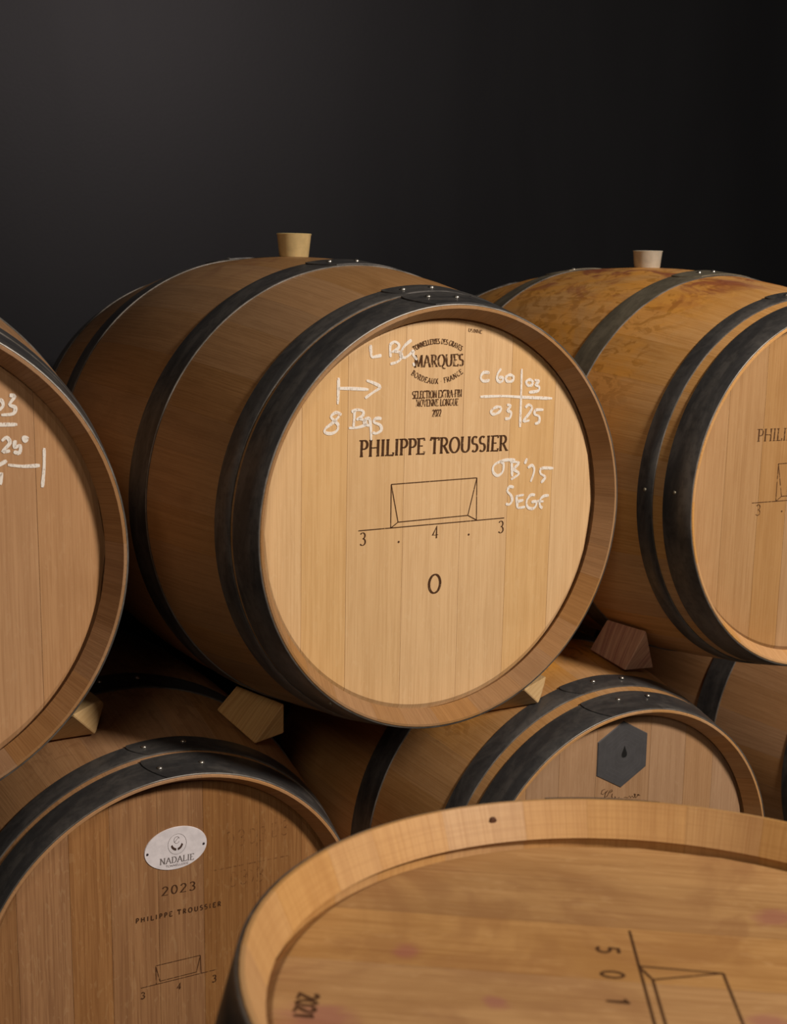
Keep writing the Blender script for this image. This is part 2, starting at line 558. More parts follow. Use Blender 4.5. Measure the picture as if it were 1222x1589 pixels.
# glyph: advance, strokes, serif points
G = {
 'A': (.80, [[(.08, 0), (.40, 1)], [(.40, 1), (.72, 0)], [(.20, .36), (.60, .36)]], [(.08, 0), (.72, 0)]),
 'B': (.68, [[(.16, 0), (.16, 1)], [(.16, 1)]+arc(.34, .76, .20, .24, 90, -90)+[(.16, .52)], [(.16, .52)]+arc(.36, .26, .23, .26, 90, -90)+[(.16, 0)]], [(.10, 0), (.10, 1)]),
 'C': (.74, [arc(.42, .5, .32, .5, 48, 312, 18)], []),
 'D': (.80, [[(.16, 0), (.16, 1)], [(.16, 1)]+arc(.34, .5, .36, .5, 90, -90, 16)+[(.16, 0)]], [(.10, 0), (.10, 1)]),
 'E': (.64, [[(.16, 0), (.16, 1)], [(.16, 1), (.56, 1), (.56, .86)], [(.16, .52), (.46, .52)], [(.16, 0), (.58, 0), (.58, .16)]], [(.10, 0), (.10, 1)]),
 'F': (.60, [[(.16, 0), (.16, 1)], [(.16, 1), (.56, 1), (.56, .86)], [(.16, .52), (.46, .52)]], [(.16, 0), (.10, 1)]),
 'G': (.80, [arc(.42, .5, .33, .5, 50, 330, 18), [(.70, .42), (.70, .10)]], [(.70, .42)]),
 'H': (.84, [[(.16, 0), (.16, 1)], [(.68, 0), (.68, 1)], [(.16, .52), (.68, .52)]], [(.16, 0), (.16, 1), (.68, 0), (.68, 1)]),
 'I': (.36, [[(.18, 0), (.18, 1)]], [(.18, 0), (.18, 1)]),
 'L': (.62, [[(.16, 0), (.16, 1)], [(.16, 0), (.56, 0), (.56, .18)]], [(.16, 1), (.10, 0)]),
 'M': (.98, [[(.14, 0), (.18, 1)], [(.18, 1), (.49, .05)], [(.49, .05), (.80, 1)], [(.80, 1), (.84, 0)]], [(.14, 0), (.84, 0), (.15, 1), (.83, 1)]),
 'N': (.84, [[(.15, 0), (.15, 1)], [(.15, 1), (.68, 0)], [(.68, 0), (.68, 1)]], [(.15, 0), (.12, 1), (.68, 1)]),
 'O': (.84, [arc(.42, .5, .34, .5, 0, 360, 24)], []),
 'P': (.62, [[(.16, 0), (.16, 1)], [(.16, 1)]+arc(.33, .73, .22, .27, 90, -90)+[(.16, .46)]], [(.16, 0), (.10, 1)]),
 'Q': (.84, [arc(.42, .5, .34, .5, 0, 360, 24), [(.42, .06), (.62, -.16), (.88, -.20)]], []),
 'R': (.72, [[(.16, 0), (.16, 1)], [(.16, 1)]+arc(.33, .74, .22, .26, 90, -90)+[(.16, .48)], [(.34, .48), (.64, 0)]], [(.16, 0), (.10, 1), (.66, 0)]),
 'S': (.58, [arc(.29, .75, .19, .25, 40, 250, 12)+arc(.29, .26, .21, .26, 75, -140, 12)], []),
 'T': (.70, [[(.35, 0), (.35, 1)], [(.06, .84), (.06, 1), (.64, 1), (.64, .84)]], [(.35, 0)]),
 'U': (.82, [[(.15, 1), (.15, .32)]+arc(.41, .30, .26, .30, 180, 360, 12)+[(.67, 1)]], [(.15, 1), (.67, 1)]),
 'V': (.78, [[(.08, 1), (.39, 0)], [(.39, 0), (.70, 1)]], [(.08, 1), (.70, 1)]),
 'X': (.76, [[(.10, 1), (.66, 0)], [(.64, 1), (.10, 0)]], [(.10, 1), (.64, 1), (.10, 0), (.66, 0)]),
 'Y': (.74, [[(.08, 1), (.37, .48), (.66, 1)], [(.37, .48), (.37, 0)]], [(.08, 1), (.66, 1), (.37, 0)]),
 '-': (.40, [[(.06, .40), (.34, .40)]], []),
 '.': (.34, [[(.13, .42), (.21, .42)]], []),
 ' ': (.34, [], []),
 '0': (.60, [arc(.30, .5, .22, .5, 0, 360, 20)], []),
 '1': (.50, [[(.10, .80), (.27, 1), (.27, 0)]], [(.27, 0)]),
 '2': (.60, [arc(.29, .73, .20, .27, 165, -25, 12)+[(.08, 0), (.54, 0)]], []),
 '3': (.58, [arc(.27, .76, .19, .24, 150, -90, 12), arc(.27, .26, .22, .27, 90, -150, 12)], []),
 '4': (.62, [[(.42, 0), (.42, 1), (.06, .28), (.58, .28)]], []),
 '5': (.58, [[(.50, 1), (.16, 1), (.13, .56)]+arc(.27, .31, .22, .30, 110, -140, 14)], []),
}

def ribbon(verts, faces, pts, wfun, closed=False):
    n = len(pts)
    base = len(verts)
    for i, p in enumerate(pts):
        a = pts[i-1] if i else (pts[-2] if closed else p)
        c = pts[i+1] if i < n-1 else (pts[1] if closed else p)
        dx, dz = c[0]-a[0], c[1]-a[1]
        d = math.hypot(dx, dz) or 1e-9
        w_ = wfun(dx/d, dz/d)/2
        if 0 < i < n-1:
            d1x, d1z = p[0]-a[0], p[1]-a[1]
            l1 = math.hypot(d1x, d1z) or 1e-9
            cs = abs((d1x*dx+d1z*dz)/(l1*d))
            w_ /= max(cs, .6)
        nx, nz = -dz/d*w_, dx/d*w_
        verts.append((p[0]+nx, p[1]+nz))
        verts.append((p[0]-nx, p[1]-nz))
    for i in range(n-1):
        k = base+2*i
        faces.append((k, k+2, k+3, k+1))

def text_width(t, track=0.0):
    return sum(G[c][0]+track for c in t)-track

def text_geo(V, F, t, p0, p1, h, serif=True, thick=.135, thin=.055, track=0.0, bow=0.0, bold=None):
    """baseline from p0 to p1 (head coordinates), cap height h; bow = sagitta of a curved baseline"""
    tw = text_width(t, track)
    ch = math.hypot(p1[0]-p0[0], p1[1]-p0[1])
    ux, uz = (p1[0]-p0[0])/ch, (p1[1]-p0[1])/ch
    sx = ch/tw
    if bow:
        Rr = (ch*ch/4+bow*bow)/(2*abs(bow))
        half = math.asin(min(1, ch/2/Rr))
    def place(x, y):
        f = x*sx/ch
        if bow:
            a = (f*2-1)*half
            rr = Rr+(y*h if bow > 0 else -y*h)
            lx = ch/2+rr*math.sin(a)
            lz = (rr*math.cos(a)-Rr*math.cos(half))*(1 if bow > 0 else -1)
        else:
            lx, lz = x*sx, y*h
        return (p0[0]+ux*lx-uz*lz, p0[1]+uz*lx+ux*lz)
    x = 0.0
    for c in t:
        adv, strokes, serifs = G[c]
        for st in strokes:
            pts = [place(x+a, y) for a, y in st]
            closed = len(st) > 8 and abs(st[0][0]-st[-1][0])+abs(st[0][1]-st[-1][1]) < 1e-3
            if bold is not None:
                wf = lambda dx, dz: bold*h
            else:
                def wf(dx, dz):
                    k = abs(-dx*uz+dz*ux)
                    return h*(thin+(thick-thin)*k)
            ribbon(V, F, pts, wf, closed)
        if serif:
            for (a, y) in serifs:
                q = [place(x+a-.11, y), place(x+a+.11, y)]
                ribbon(V, F, q, lambda dx, dz: h*thin)
        x += adv+track

def mark(b, name, build, mat, lift=.00045, parent=None):
    V, F = [], []
    build(V, F)
    z = lift
    ox, oz = b.shift
    verts = [(x+ox, DEP-z, y+oz) for x, y in V]
    return link_mesh(name, verts, F, mat, parent or b.root, smooth_=False)

def lines(V, F, segs, w_):
    for s in segs:
        ribbon(V, F, list(s), lambda dx, dz: w_)

def dot(V, F, c, r):
    k = len(V)
    for j in range(8):
        V.append((c[0]+r*math.cos(j*PI/4), c[1]+r*math.sin(j*PI/4)))
    F.append(tuple(k+j for j in range(8)))

def scale_emblem(b, ox, oz, w_, mat, digits, serif=True, dh=.017):
    """the ruled line with the open trough standing on it"""
    P = lambda x, z: (ox+x, oz+z)
    def f(V, F):
        lines(V, F, [(P(-.131, -.0066), P(.107, -.0098)), (P(-.0815, .0519), P(.0575, .0511)), (P(-.0815, .0519), P(-.0811, -.0074)),
                     (P(.0575, .0511), P(.059, -.0086)), (P(-.0815, .0519), P(-.0697, -.0003)), (P(.0575, .0511), P(.0441, -.0008)),
                     (P(-.0697, -.0003), P(.0441, -.0008)), (P(-.0697, -.0003), P(-.0811, -.0074)), (P(.0441, -.0008), P(.059, -.0086))], w_)
        for (t, x, z) in digits:
            if t == '.':
                dot(V, F, P(x, z), .0016)
            else:
                text_geo(V, F, t, P(x, z), P(x+.0105*dh/.0165, z), dh, serif, *((.13, .05) if serif else ()), bold=None if serif else .16)
    return mark(b, 'branded_diagram', f, mat)
CHALK={"TC":[[[-0.1171,0.2369],[-0.1166,0.229],[-0.1148,0.2214],[-0.1086,0.2218],[-0.1004,0.2231]],[[-0.0872,0.2373],[-0.0875,0.2294],[-0.0864,0.2205]],[[-0.0883,0.2364],[-0.0811,0.2402],[-0.0747,0.2371],[-0.0756,0.2318],[-0.0849,0.2267]],[[-0.0818,0.2278],[-0.0723,0.2264],[-0.0697,0.221],[-0.0752,0.2146],[-0.0867,0.2116]],[[-0.0548,0.2422],[-0.0631,0.2369],[-0.0693,0.2299],[-0.0712,0.2228],[-0.0658,0.2192],[-0.0585,0.2226],[-0.0519,0.2278],[-0.0515,0.2225],[-0.0456,0.2161]],[[-0.0515,0.2126],[-0.0496,0.2081]],[[-0.1639,0.196],[-0.1637,0.1821],[-0.1645,0.162]],[[-0.1657,0.1825],[-0.1416,0.1813],[-0.1191,0.1794]],[[-0.1224,0.1913],[-0.1111,0.1874],[-0.1016,0.1818],[-0.1129,0.1751],[-0.1241,0.1684]],[[-0.1589,0.1482],[-0.1673,0.1515],[-0.1742,0.1466],[-0.1692,0.1411],[-0.1637,0.1355],[-0.165,0.1285],[-0.173,0.1249],[-0.182,0.1264],[-0.1826,0.1312],[-0.1741,0.1369],[-0.1662,0.1427],[-0.1623,0.1469]],[[-0.1395,0.153],[-0.14,0.1424],[-0.1408,0.1314]],[[-0.1442,0.1514],[-0.1361,0.1538],[-0.1268,0.1516],[-0.1278,0.1454],[-0.1369,0.1408]],[[-0.1338,0.1421],[-0.1235,0.139],[-0.1235,0.1336],[-0.1357,0.1306],[-0.1479,0.1307]],[[-0.1164,0.1422],[-0.1236,0.1408],[-0.1249,0.1349],[-0.1172,0.1324]],[[-0.1168,0.1428],[-0.1147,0.1287],[-0.1138,0.1128]],[[-0.0987,0.1405],[-0.1071,0.1413],[-0.1105,0.1366],[-0.1006,0.132],[-0.099,0.1252],[-0.1067,0.1215],[-0.1115,0.1231]],[[0.0727,0.1958],[0.063,0.1966],[0.0582,0.1906],[0.0624,0.1849],[0.0733,0.1855]],[[0.0921,0.2009],[0.0868,0.1945],[0.0858,0.187],[0.0901,0.1827],[0.0959,0.1848],[0.0945,0.189],[0.0887,0.1888]],[[0.1143,0.1882],[0.1142,0.1862],[0.1128,0.1844],[0.1103,0.1831],[0.1072,0.1827],[0.1042,0.1832],[0.1019,0.1845],[0.1006,0.1864],[0.1007,0.1884],[0.1022,0.1902],[0.1046,0.1915],[0.1077,0.1919],[0.1107,0.1914],[0.1131,0.1901],[0.1143,0.1882]],[[0.1277,0.2],[0.1283,0.1609],[0.1285,0.1182]],[[0.0586,0.1635],[0.098,0.163],[0.1312,0.1602],[0.1835,0.1566]],[[0.148,0.18],[0.1475,0.1782],[0.146,0.1768],[0.1437,0.176],[0.1411,0.1761],[0.1388,0.177],[0.1371,0.1785],[0.1365,0.1803],[0.1369,0.1821],[0.1385,0.1836],[0.1407,0.1843],[0.1433,0.1842],[0.1457,0.1833],[0.1473,0.1818],[0.148,0.18]],[[0.1505,0.1836],[0.1585,0.182],[0.1532,0.1769],[0.1594,0.1737],[0.1573,0.168],[0.1417,0.1668]],[[0.094,0.1468],[0.0944,0.1449],[0.0931,0.1426],[0.0903,0.1406],[0.0868,0.1391],[0.083,0.1385],[0.0799,0.1389],[0.078,0.1402],[0.0776,0.1422],[0.079,0.1444],[0.0817,0.1465],[0.0852,0.1479],[0.089,0.1485],[0.0921,0.1481],[0.094,0.1468]],[[0.1044,0.1508],[0.1108,0.1492],[0.1059,0.1427],[0.112,0.1396],[0.11,0.132],[0.1017,0.1314]],[[0.1362,0.1456],[0.1425,0.1492],[0.1483,0.1448],[0.1432,0.1363],[0.134,0.1265],[0.1448,0.1271]],[[0.1689,0.141],[0.155,0.1412],[0.1536,0.1353],[0.1616,0.1316],[0.1615,0.1238],[0.1543,0.1218]],[[0.1221,0.0724],[0.1031,0.0728],[0.0865,0.0676],[0.0844,0.0581],[0.0923,0.0518],[0.1012,0.057],[0.1017,0.0678],[0.0954,0.0724]],[[0.116,0.0699],[0.118,0.0487]],[[0.1134,0.07],[0.129,0.0678],[0.1206,0.0591],[0.1297,0.0521],[0.1161,0.0447]],[[0.1428,0.0732],[0.1395,0.0654]],[[0.145,0.0596],[0.1527,0.0625],[0.1568,0.0546],[0.1513,0.0388]],[[0.1913,0.0557],[0.1699,0.0571],[0.1682,0.0495],[0.177,0.0438],[0.1699,0.0362]],[[0.1215,0.033],[0.114,0.0345],[0.1105,0.0285],[0.1165,0.0225],[0.1195,0.015],[0.115,0.009],[0.1085,0.0105]],[[0.1265,0.0207],[0.1295,0.0026]],[[0.1255,0.0199],[0.1401,0.0209]],[[0.128,0.012],[0.1394,0.0133]],[[0.1295,0.0026],[0.143,0.0031]],[[0.16,0.019],[0.152,0.0195],[0.1455,0.012],[0.1475,0.0025],[0.157,-0.0005],[0.1625,0.004],[0.162,0.0095],[0.154,0.0092]],[[0.185,0.0165],[0.175,0.016],[0.169,0.01],[0.17,0.002],[0.1745,-0.001]],[[0.164,0.01],[0.176,0.0085]]],"TL":[[[0.1496,0.1808],[0.1542,0.1794],[0.1553,0.1735],[0.1508,0.1689]],[[0.163,0.1851],[0.1688,0.1837],[0.1626,0.1749],[0.1688,0.1713],[0.1662,0.1643],[0.1529,0.1634]],[[0.1374,0.1529],[0.1513,0.1525],[0.1704,0.1519]],[[0.1524,0.1339],[0.1581,0.1377],[0.1612,0.131],[0.1528,0.1219],[0.1613,0.1224]],[[0.1674,0.1341],[0.1666,0.1259],[0.1728,0.128],[0.1715,0.1194],[0.1652,0.1212]],[[0.1809,0.1349],[0.1802,0.1334],[0.1787,0.1328],[0.1772,0.1335],[0.1766,0.1351],[0.1773,0.1366],[0.1788,0.1371],[0.1803,0.1364],[0.1809,0.1349]],[[0.1471,0.1059],[0.1571,0.1113]],[[0.1583,0.1064],[0.1752,0.1037],[0.1943,0.1036]],[[0.1998,0.1235],[0.1991,0.1028],[0.1963,0.0779]],[[0.1453,0.0915],[0.1509,0.0972],[0.149,0.0841]],[[0.1351,0.1801],[0.1431,0.1798]],[[0.1365,0.1304],[0.143,0.1205]]]}
SCRIPT=[[[-0.0328, 0.1557], [-0.0389, 0.1547], [-0.0406, 0.1494], [-0.0364, 0.1472], [-0.0309, 0.1512]], [[-0.0276, 0.1527], [-0.0323, 0.1479], [-0.0337, 0.1418], [-0.0288, 0.143], [-0.0242, 0.1507], [-0.0202, 0.1527], [-0.0184, 0.1503], [-0.0241, 0.1478]], [[-0.0182, 0.1453], [-0.0196, 0.1413], [-0.0178, 0.1382]], [[-0.0129, 0.1401], [-0.0119, 0.1364]], [[-0.006, 0.136], [-0.0036, 0.1369]], [[0.0049, 0.1347], [0.0091, 0.1346], [0.0118, 0.1327], [0.0167, 0.1354], [0.0186, 0.1314], [0.0218, 0.1344], [0.0254, 0.1302], [0.0285, 0.1353], [0.0258, 0.1373], [0.0288, 0.1296], [0.0353, 0.1348], [0.0319, 0.1347], [0.038, 0.1322]]]

# ------------------------------------------------------------------ the barrels
HD, HG = M['hoop_dark'], M['hoop_grey']
DARK = {'h': HD, 'q': HD, 'b': HD}

tc_ = barrel('wine_barrel', 'central upper oak barrel with chalk LBG and C60 on its pale head',
             (.9049, 1.4471, -.329), -.0407, .0079, .0025, M['head_tc'], M['stave_tc'],
             [-.2130, -.1465, -.0595, .0337, .1138, .1922], (.0519, .0576, .0898, .2613, .3147), DARK,
             {'h': 101.6, 'q': 102.8, 'b': 101},
             rivs={'h': ((95.7, .6), (88, .45)), 'q': ((97.9, .5), (89.5, .5)), 'b': ((96, .55), (88.5, .5))},
             nails={'h': ((-128, .2),)})
tr_ = barrel('wine_barrel', 'wine-stained honey coloured oak barrel at right edge of upper row with grey bung',
             (1.5751, 1.4068, -.329), .0103, .007, -.0036, M['head_tr'], M['stave_tr'],
             [-.19, -.1179, -.0985+.04, .02, .11, .19], (.0504, .0692, .0984, .2631, .3132), {'h': HD, 'q': HD, 'b': HG},
             {'h': 103, 'q': 104, 'b': 104},
             rivs={'h': ((96, .6), (86, .45)), 'q': ((97.6, .5), (88, .5)), 'b': ((96.5, .55), (91.5, .5))},
             nails={'h': ((177.3, .6),), 'q': ((178, .5),)})
tl_ = barrel('wine_barrel', 'oak barrel cut off by left edge, with chalk 25 on its head',
             (.1665, 1.4426, -.3274), -.0018, -.0002, -.0001, M['head_tl'], M['stave_tl'],
             [-.19, -.10, -.02, .055, .12, .19], (.051, .0600, .0920, .2600, .3140), DARK,
             {'h': 100, 'q': 101, 'b': 100})
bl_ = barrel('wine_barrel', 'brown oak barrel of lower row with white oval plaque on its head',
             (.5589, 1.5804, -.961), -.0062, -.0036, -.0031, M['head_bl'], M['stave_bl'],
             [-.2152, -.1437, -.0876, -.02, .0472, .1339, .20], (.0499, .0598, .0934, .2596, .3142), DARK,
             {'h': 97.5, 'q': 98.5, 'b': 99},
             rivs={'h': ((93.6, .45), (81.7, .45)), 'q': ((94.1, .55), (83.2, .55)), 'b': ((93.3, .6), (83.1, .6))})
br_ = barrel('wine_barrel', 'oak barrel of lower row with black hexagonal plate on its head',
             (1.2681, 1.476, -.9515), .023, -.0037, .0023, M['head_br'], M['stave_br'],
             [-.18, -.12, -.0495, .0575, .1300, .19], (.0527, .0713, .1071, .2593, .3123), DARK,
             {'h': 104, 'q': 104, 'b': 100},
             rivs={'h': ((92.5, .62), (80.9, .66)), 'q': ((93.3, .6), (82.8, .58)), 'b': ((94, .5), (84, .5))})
far_ = barrel('wine_barrel', 'shadowed oak barrel at far right of lower row beneath the wine-stained barrel',
              (2.14, 1.61, -.953), 0, 0, 0.0, M['head_br'], M['stave_bl'],
              [-.18, -.10, -.02, .06, .14], (.051, .0600, .0920, .2600, .3140), DARK, {})

# the upright barrel in front
FA = Vector((-.04510532, -.02699614, -.9986174))
FR = Vector((-.99898149, 0, .04512177))
FU = Vector((.00121811, -.99963554, .02696864))
ph = math.radians(56.5)
fx = FR*math.cos(ph)+FU*math.sin(ph)
fz = -FR*math.sin(ph)+FU*math.cos(ph)
fm = Matrix((fx, FA, fz)).transposed().to_4x4()
fm.translation = Vector((.5383, .5674, -.4286+CAM_Z))
f_ = barrel('wine_barrel', 'upright golden oak barrel standing in the foreground, seen from above',
            None, 0, 0, 0.0, M['head_f'], M['stave_f'],
            [-.19, -.11, -.03, .05, .13, .20], (.051, .0600, .0920, .2600, .3140), DARK, {'h': 200, 'q': 200, 'b': 200},
            rivs={'h': ((196, .5), (186, .5)), 'q': ((196, .5), (186, .5)), 'b': ((196, .5), (186, .5))},
            matrix=fm, nst=24, rear=True)

tc_.shift, tr_.shift, tl_.shift, bl_.shift, br_.shift = (.0025, -.0009), (.0043, -.0009), (.0006, -.0009), (.0014, -.0024), (.0033, -.0025)
f_.shift = (0.0, 0.0)

# ------------------------------------------------------------------ bungs
def bung(b, label, mat, r_top, r_bot, h):
    N = 32
    prof_ = [(0, 0), (r_bot-.001, 0), (r_bot, .001), (r_top-.0012, h-.0022), (r_top, h-.001), (r_top-.0012, h), (r_top-.005, h-.0004), (0, h-.0030)]
    verts, faces = [], []
    for (r, z) in prof_[1:-1]:
        for j in range(N):
            a = 2*PI*j/N
            verts.append((r*math.cos(a), r*math.sin(a), z))
    verts += [(0, 0, 0), (0, 0, h-.003)]
    K = len(prof_)-2
    for q in range(K-1):
        for j in range(N):
            faces.append((q*N+j, q*N+(j+1) % N, (q+1)*N+(j+1) % N, (q+1)*N+j))
    for j in range(N):
        faces.append((K*N, (j+1) % N, j))
        faces.append((K*N+1, (K-1)*N+j, (K-1)*N+(j+1) % N))
    o = link_mesh('barrel_bung', verts, faces, mat, sharp=40)
    o.matrix_world = b.mat @ Matrix.Translation(Vector((0, LEN/2, prof(b, LEN/2)-.0010)))
    tag(o, label, 'bung', 'barrel bungs')
bung(tc_, 'cream tapered silicone bung standing on top of the central upper barrel', M['bung_cream'], .0285, .0235, .037)
bung(tr_, 'milky grey tapered bung on top of the wine-stained barrel at right', M['bung_grey'], .0275, .0235, .031)

# ------------------------------------------------------------------ writing on the central head
def f(V, F):
    text_geo(V, F, 'PHILIPPE TROUSSIER', (-.1316, .0923), (.1084, .0867), .0208, True, .185, .08)
mark(tc_, 'branded_name', f, M['burn'])
scale_emblem(tc_, 0, 0, .0014, M['burn'], [('3', -.1294, -.0268), ('4', -.0146, -.0283), ('3', .0965, -.0308), ('.', -.0681, -.0276), ('.', .0466, -.0282)])
def f(V, F):
    text_geo(V, F, 'O', (-.0200, -.1052), (.0027, -.1060), .0262, False, .15, .08)
mark(tc_, 'branded_letter', f, M['burn'])
def f(V, F):
    text_geo(V, F, 'MARQUES', (-.0500, .2063), (.0298, .2067), .0155, True, .20, .07)
    text_geo(V, F, 'TONNELLERIES DES GRAVES', (-.0500, .2272), (.0246, .2262), .0066, True, .22, .10, 0.03, .0100)
    text_geo(V, F, 'BORDEAUX . FRANCE', (-.0545, .1972), (.0290, .1968), .0068, True, .22, .10, 0.08, -.0135)
mark(tc_, 'branded_maker_stamp', f, M['burn_soft'])
def f(V, F):
    text_geo(V, F, 'SELECTION EXTRA-FIN', (-.0517, .1648), (.0280, .1646), .0098, True, .17, .08)
    text_geo(V, F, 'MOYENNE LONGUE', (-.0458, .1542), (.0228, .1532), .0090, True, .17, .08)
    text_geo(V, F, '2022', (-.0192, .1396), (-.0046, .1396), .0092, True, .17, .08)
mark(tc_, 'branded_grade_stamp', f, M['burn_soft'])
def f(V, F):
    text_geo(V, F, 'USINNE', (.0352, .2522), (.0580, .2492), .0045, True, .22, .12)
mark(tc_, 'branded_edge_stamp', f, M['burn_soft'])

def chalk(b, key, w_, i0, i1):
    def f(V, F):
        for st in CHALK[key][i0:i1]:
            # short straight pieces make the hand-drawn curve
            pts = [st[0]]
            for i in range(len(st)-1):
                p0 = st[max(i-1, 0)]
                p1, p2 = st[i], st[i+1]
                p3 = st[min(i+2, len(st)-1)]
                for k in range(1, 5):
                    t = k/4
                    q = []
                    for d in (0, 1):
                        q.append(.5*(2*p1[d]+(p2[d]-p0[d])*t+(2*p0[d]-5*p1[d]+4*p2[d]-p3[d])*t*t+(3*p1[d]-p0[d]-3*p2[d]+p3[d])*t**3))
                    pts.append(tuple(q))
            n = len(pts)
            wv = [w_*(.95+.16*math.sin(i*.55+len(V)))*(.65 if i in (0, n-1) else 1) for i in range(n)]
            base = len(V)
            for i, p in enumerate(pts):
                a, c = pts[max(i-1, 0)], pts[min(i+1, n-1)]
                dx, dz = c[0]-a[0], c[1]-a[1]
                d = math.hypot(dx, dz) or 1e-9
                V.append((p[0]-dz/d*wv[i]/2, p[1]+dx/d*wv[i]/2))
                V.append((p[0]+dz/d*wv[i]/2, p[1]-dx/d*wv[i]/2))
            for i in range(n-1):
                k = base+2*i
                F.append((k, k+2, k+3, k+1))
    o = mark(b, 'chalk_writing', f, M['chalk'], .0008)
    return o
for i0, i1 in ((0, 6), (6, 9), (9, 16), (16, 27), (27, 28), (28, 30), (30, 31), (31, 32), (32, 33), (33, 34), (34, 38), (38, 39), (39, 41)):
    chalk(tc_, 'TC', .0041, i0, i1)
for i0, i1 in ((0, 6), (6, 10), (10, 12)):
    chalk(tl_, 'TL', .0042, i0, i1)

# right-hand barrel: the same marks, cut by the frame
def f(V, F):
    text_geo(V, F, 'PHILIPPE TROUSSIER', (-.1345, .0829), (.1055, .0790), .0185)
mark(tr_, 'branded_name', f, M['burn_soft'])
scale_emblem(tr_, -.0040, -.0066, .0013, M['burn_soft'], [('3', -.1225, -.0270), ('4', -.0146, -.0283), ('3', .0965, -.0308), ('.', -.0667, -.0245), ('.', .0466, -.0262)])

# lower barrel with the plaque
def f(V, F):
    text_geo(V, F, '2023', (-.0172, .1006), (.0335, .0984), .0125, True, .18, .09, .16)
mark(bl_, 'branded_year', f, M['burn'])
def f(V, F):
    text_geo(V, F, 'PHILIPPE TROUSSIER', (-.0554, .0685), (.0715, .0643), .0068, False, track=.32, bold=.24)
mark(bl_, 'branded_name', f, M['burn'])
def f(V, F):
    s = .480
    P = lambda x, z: (.0115+x*s, -.0278+z*s)
    lines(V, F, [(P(-.128, -.0066), P(.107, -.0108)), (P(-.0815, .0519), P(.0575, .0491)), (P(-.0815, .0519), P(-.0811, -.0074)),
                 (P(.0575, .0491), P(.059, -.0096)), (P(-.0815, .0519), P(-.0697, -.0003)), (P(.0575, .0491), P(.0441, -.0018)),
                 (P(-.0697, -.0003), P(.0441, -.0018))], .0012)
    text_geo(V, F, '3', (-.0510, -.0476), (-.0440, -.0480), .0095, False, bold=.2)
    text_geo(V, F, '4', (.0027, -.0482), (.0090, -.0486), .0095, False, bold=.2)
    text_geo(V, F, '3', (.0560, -.0514), (.0630, -.0518), .0105, False, bold=.2)
mark(bl_, 'branded_diagram', f, M['burn_soft'])
def f(V, F):
    for (x, z, s) in ((.080, .150, 1.0), (.115, .150, .9), (.150, .152, .9), (.085, .090, .9), (.11, .088, .9)):
        for k, t in enumerate(('D', '3', '2')[:2]):
            text_geo(V, F, t, (x+.017*k*s, z), (x+.017*k*s+.014, z), .024*s, False, bold=.09)
    lines(V, F, [((.055, .121), (.178, .118)), ((.128, .185), (.129, .065))], .0022)
mark(bl_, 'faint_old_writing', f, M['ghost'])

# oval plaque, 1.2 mm thick with two nails
def oval(b, cx, cz, rx, rz, y0, y1, mat, name, parent, n=48):
    verts = [(cx+rx*math.cos(2*PI*j/n), y0, cz+rz*math.sin(2*PI*j/n)) for j in range(n)]
    verts += [(cx+(rx-.0006)*math.cos(2*PI*j/n), y1, cz+(rz-.0006)*math.sin(2*PI*j/n)) for j in range(n)]
    faces = [tuple(reversed(range(n))), tuple(range(n, 2*n))]+[(j, (j+1) % n, n+(j+1) % n, n+j) for j in range(n)]
    return link_mesh(name, verts, faces, mat, parent, smooth_=False)
pl = oval(bl_, .0064, .1650, .0462, .0314, DEP-.0001, DEP-.0014, M['plaque'], 'oval_plaque', bl_.root)
def f(V, F):
    text_geo(V, F, 'NADALIE', (-.0195, .1478), (.0312, .1452), .0088, True, .17, .07)
    text_geo(V, F, 'TONNELLERIE', (-.0105, .1418), (.0227, .1405), .0028, False, bold=.16)
    ribbon(V, F, arc(.0068, .1735, .0135, .0150, 0, 360, 30), lambda dx, dz: .0004, True)
    ribbon(V, F, arc(.0062, .1795, .0040, .0050, 20, 330, 20), lambda dx, dz: .0006)
    ribbon(V, F, [(.0025, .1765), (.0095, .1835)], lambda dx, dz: .0006)
mark(bl_, 'plaque_print', f, plain('grey_print', (.20, .17, .17), .6), .0017, pl)
def f(V, F):
    for sgn in (-1, 1):
        a = arc(.0064, .1745, .0092, .0105, 270+sgn*8, 270+sgn*75, 10)
        c = arc(.0064, .1760, .0070, .0085, 270+sgn*75, 270+sgn*8, 10)
        k = len(V)
        V.extend(a+c)
        F.append(tuple(range(k, k+len(a)+len(c))))
mark(bl_, 'plaque_emblem', f, plain('dark_brown_print', (.07, .035, .025), .6), .0018, pl)
for x, z in ((-.0352, .1645), (.0473, .1632)):
    oval(bl_, x, z, .0019, .0019, DEP-.0013, DEP-.0026, plain('nail_steel', (.10, .08, .09), .4, .7), 'nail', pl, 12)

# hexagonal plate on the other lower barrel
hv = [(.0006+.0566*math.cos(PI/2-j*PI/3), .2058+.0556*math.sin(PI/2-j*PI/3)) for j in range(6)]
verts = [(x, DEP-.0001, z) for x, z in hv]+[(.0006+(x-.0006)*.975, DEP-.0016, .2058+(z-.2058)*.975) for x, z in hv]
faces = [tuple(range(6)), tuple(range(11, 5, -1))]+[((j+1) % 6, j, 6+j, 6+(j+1) % 6) for j in range(6)]
hx = link_mesh('hexagonal_plate', verts, faces, M['hexa'], br_.root, smooth_=False)
hx['label'] = 'black hexagonal metal plate'
def f(V, F):
    for r in (.045, .038, .031, .024):
        ribbon(V, F, [(.0006+r*math.cos(PI/2-j*PI/3), .2058+r*math.sin(PI/2-j*PI/3)) for j in range(7)], lambda dx, dz: .0005)
    for r in (.019, .012):
        ribbon(V, F, arc(.0008, .2110, r, r, 0, 360, 24), lambda dx, dz: .0005, True)
mark(br_, 'engraved_rings', f, plain('worn_plate_line', (.10, .10, .11), .5), .0018, hx)
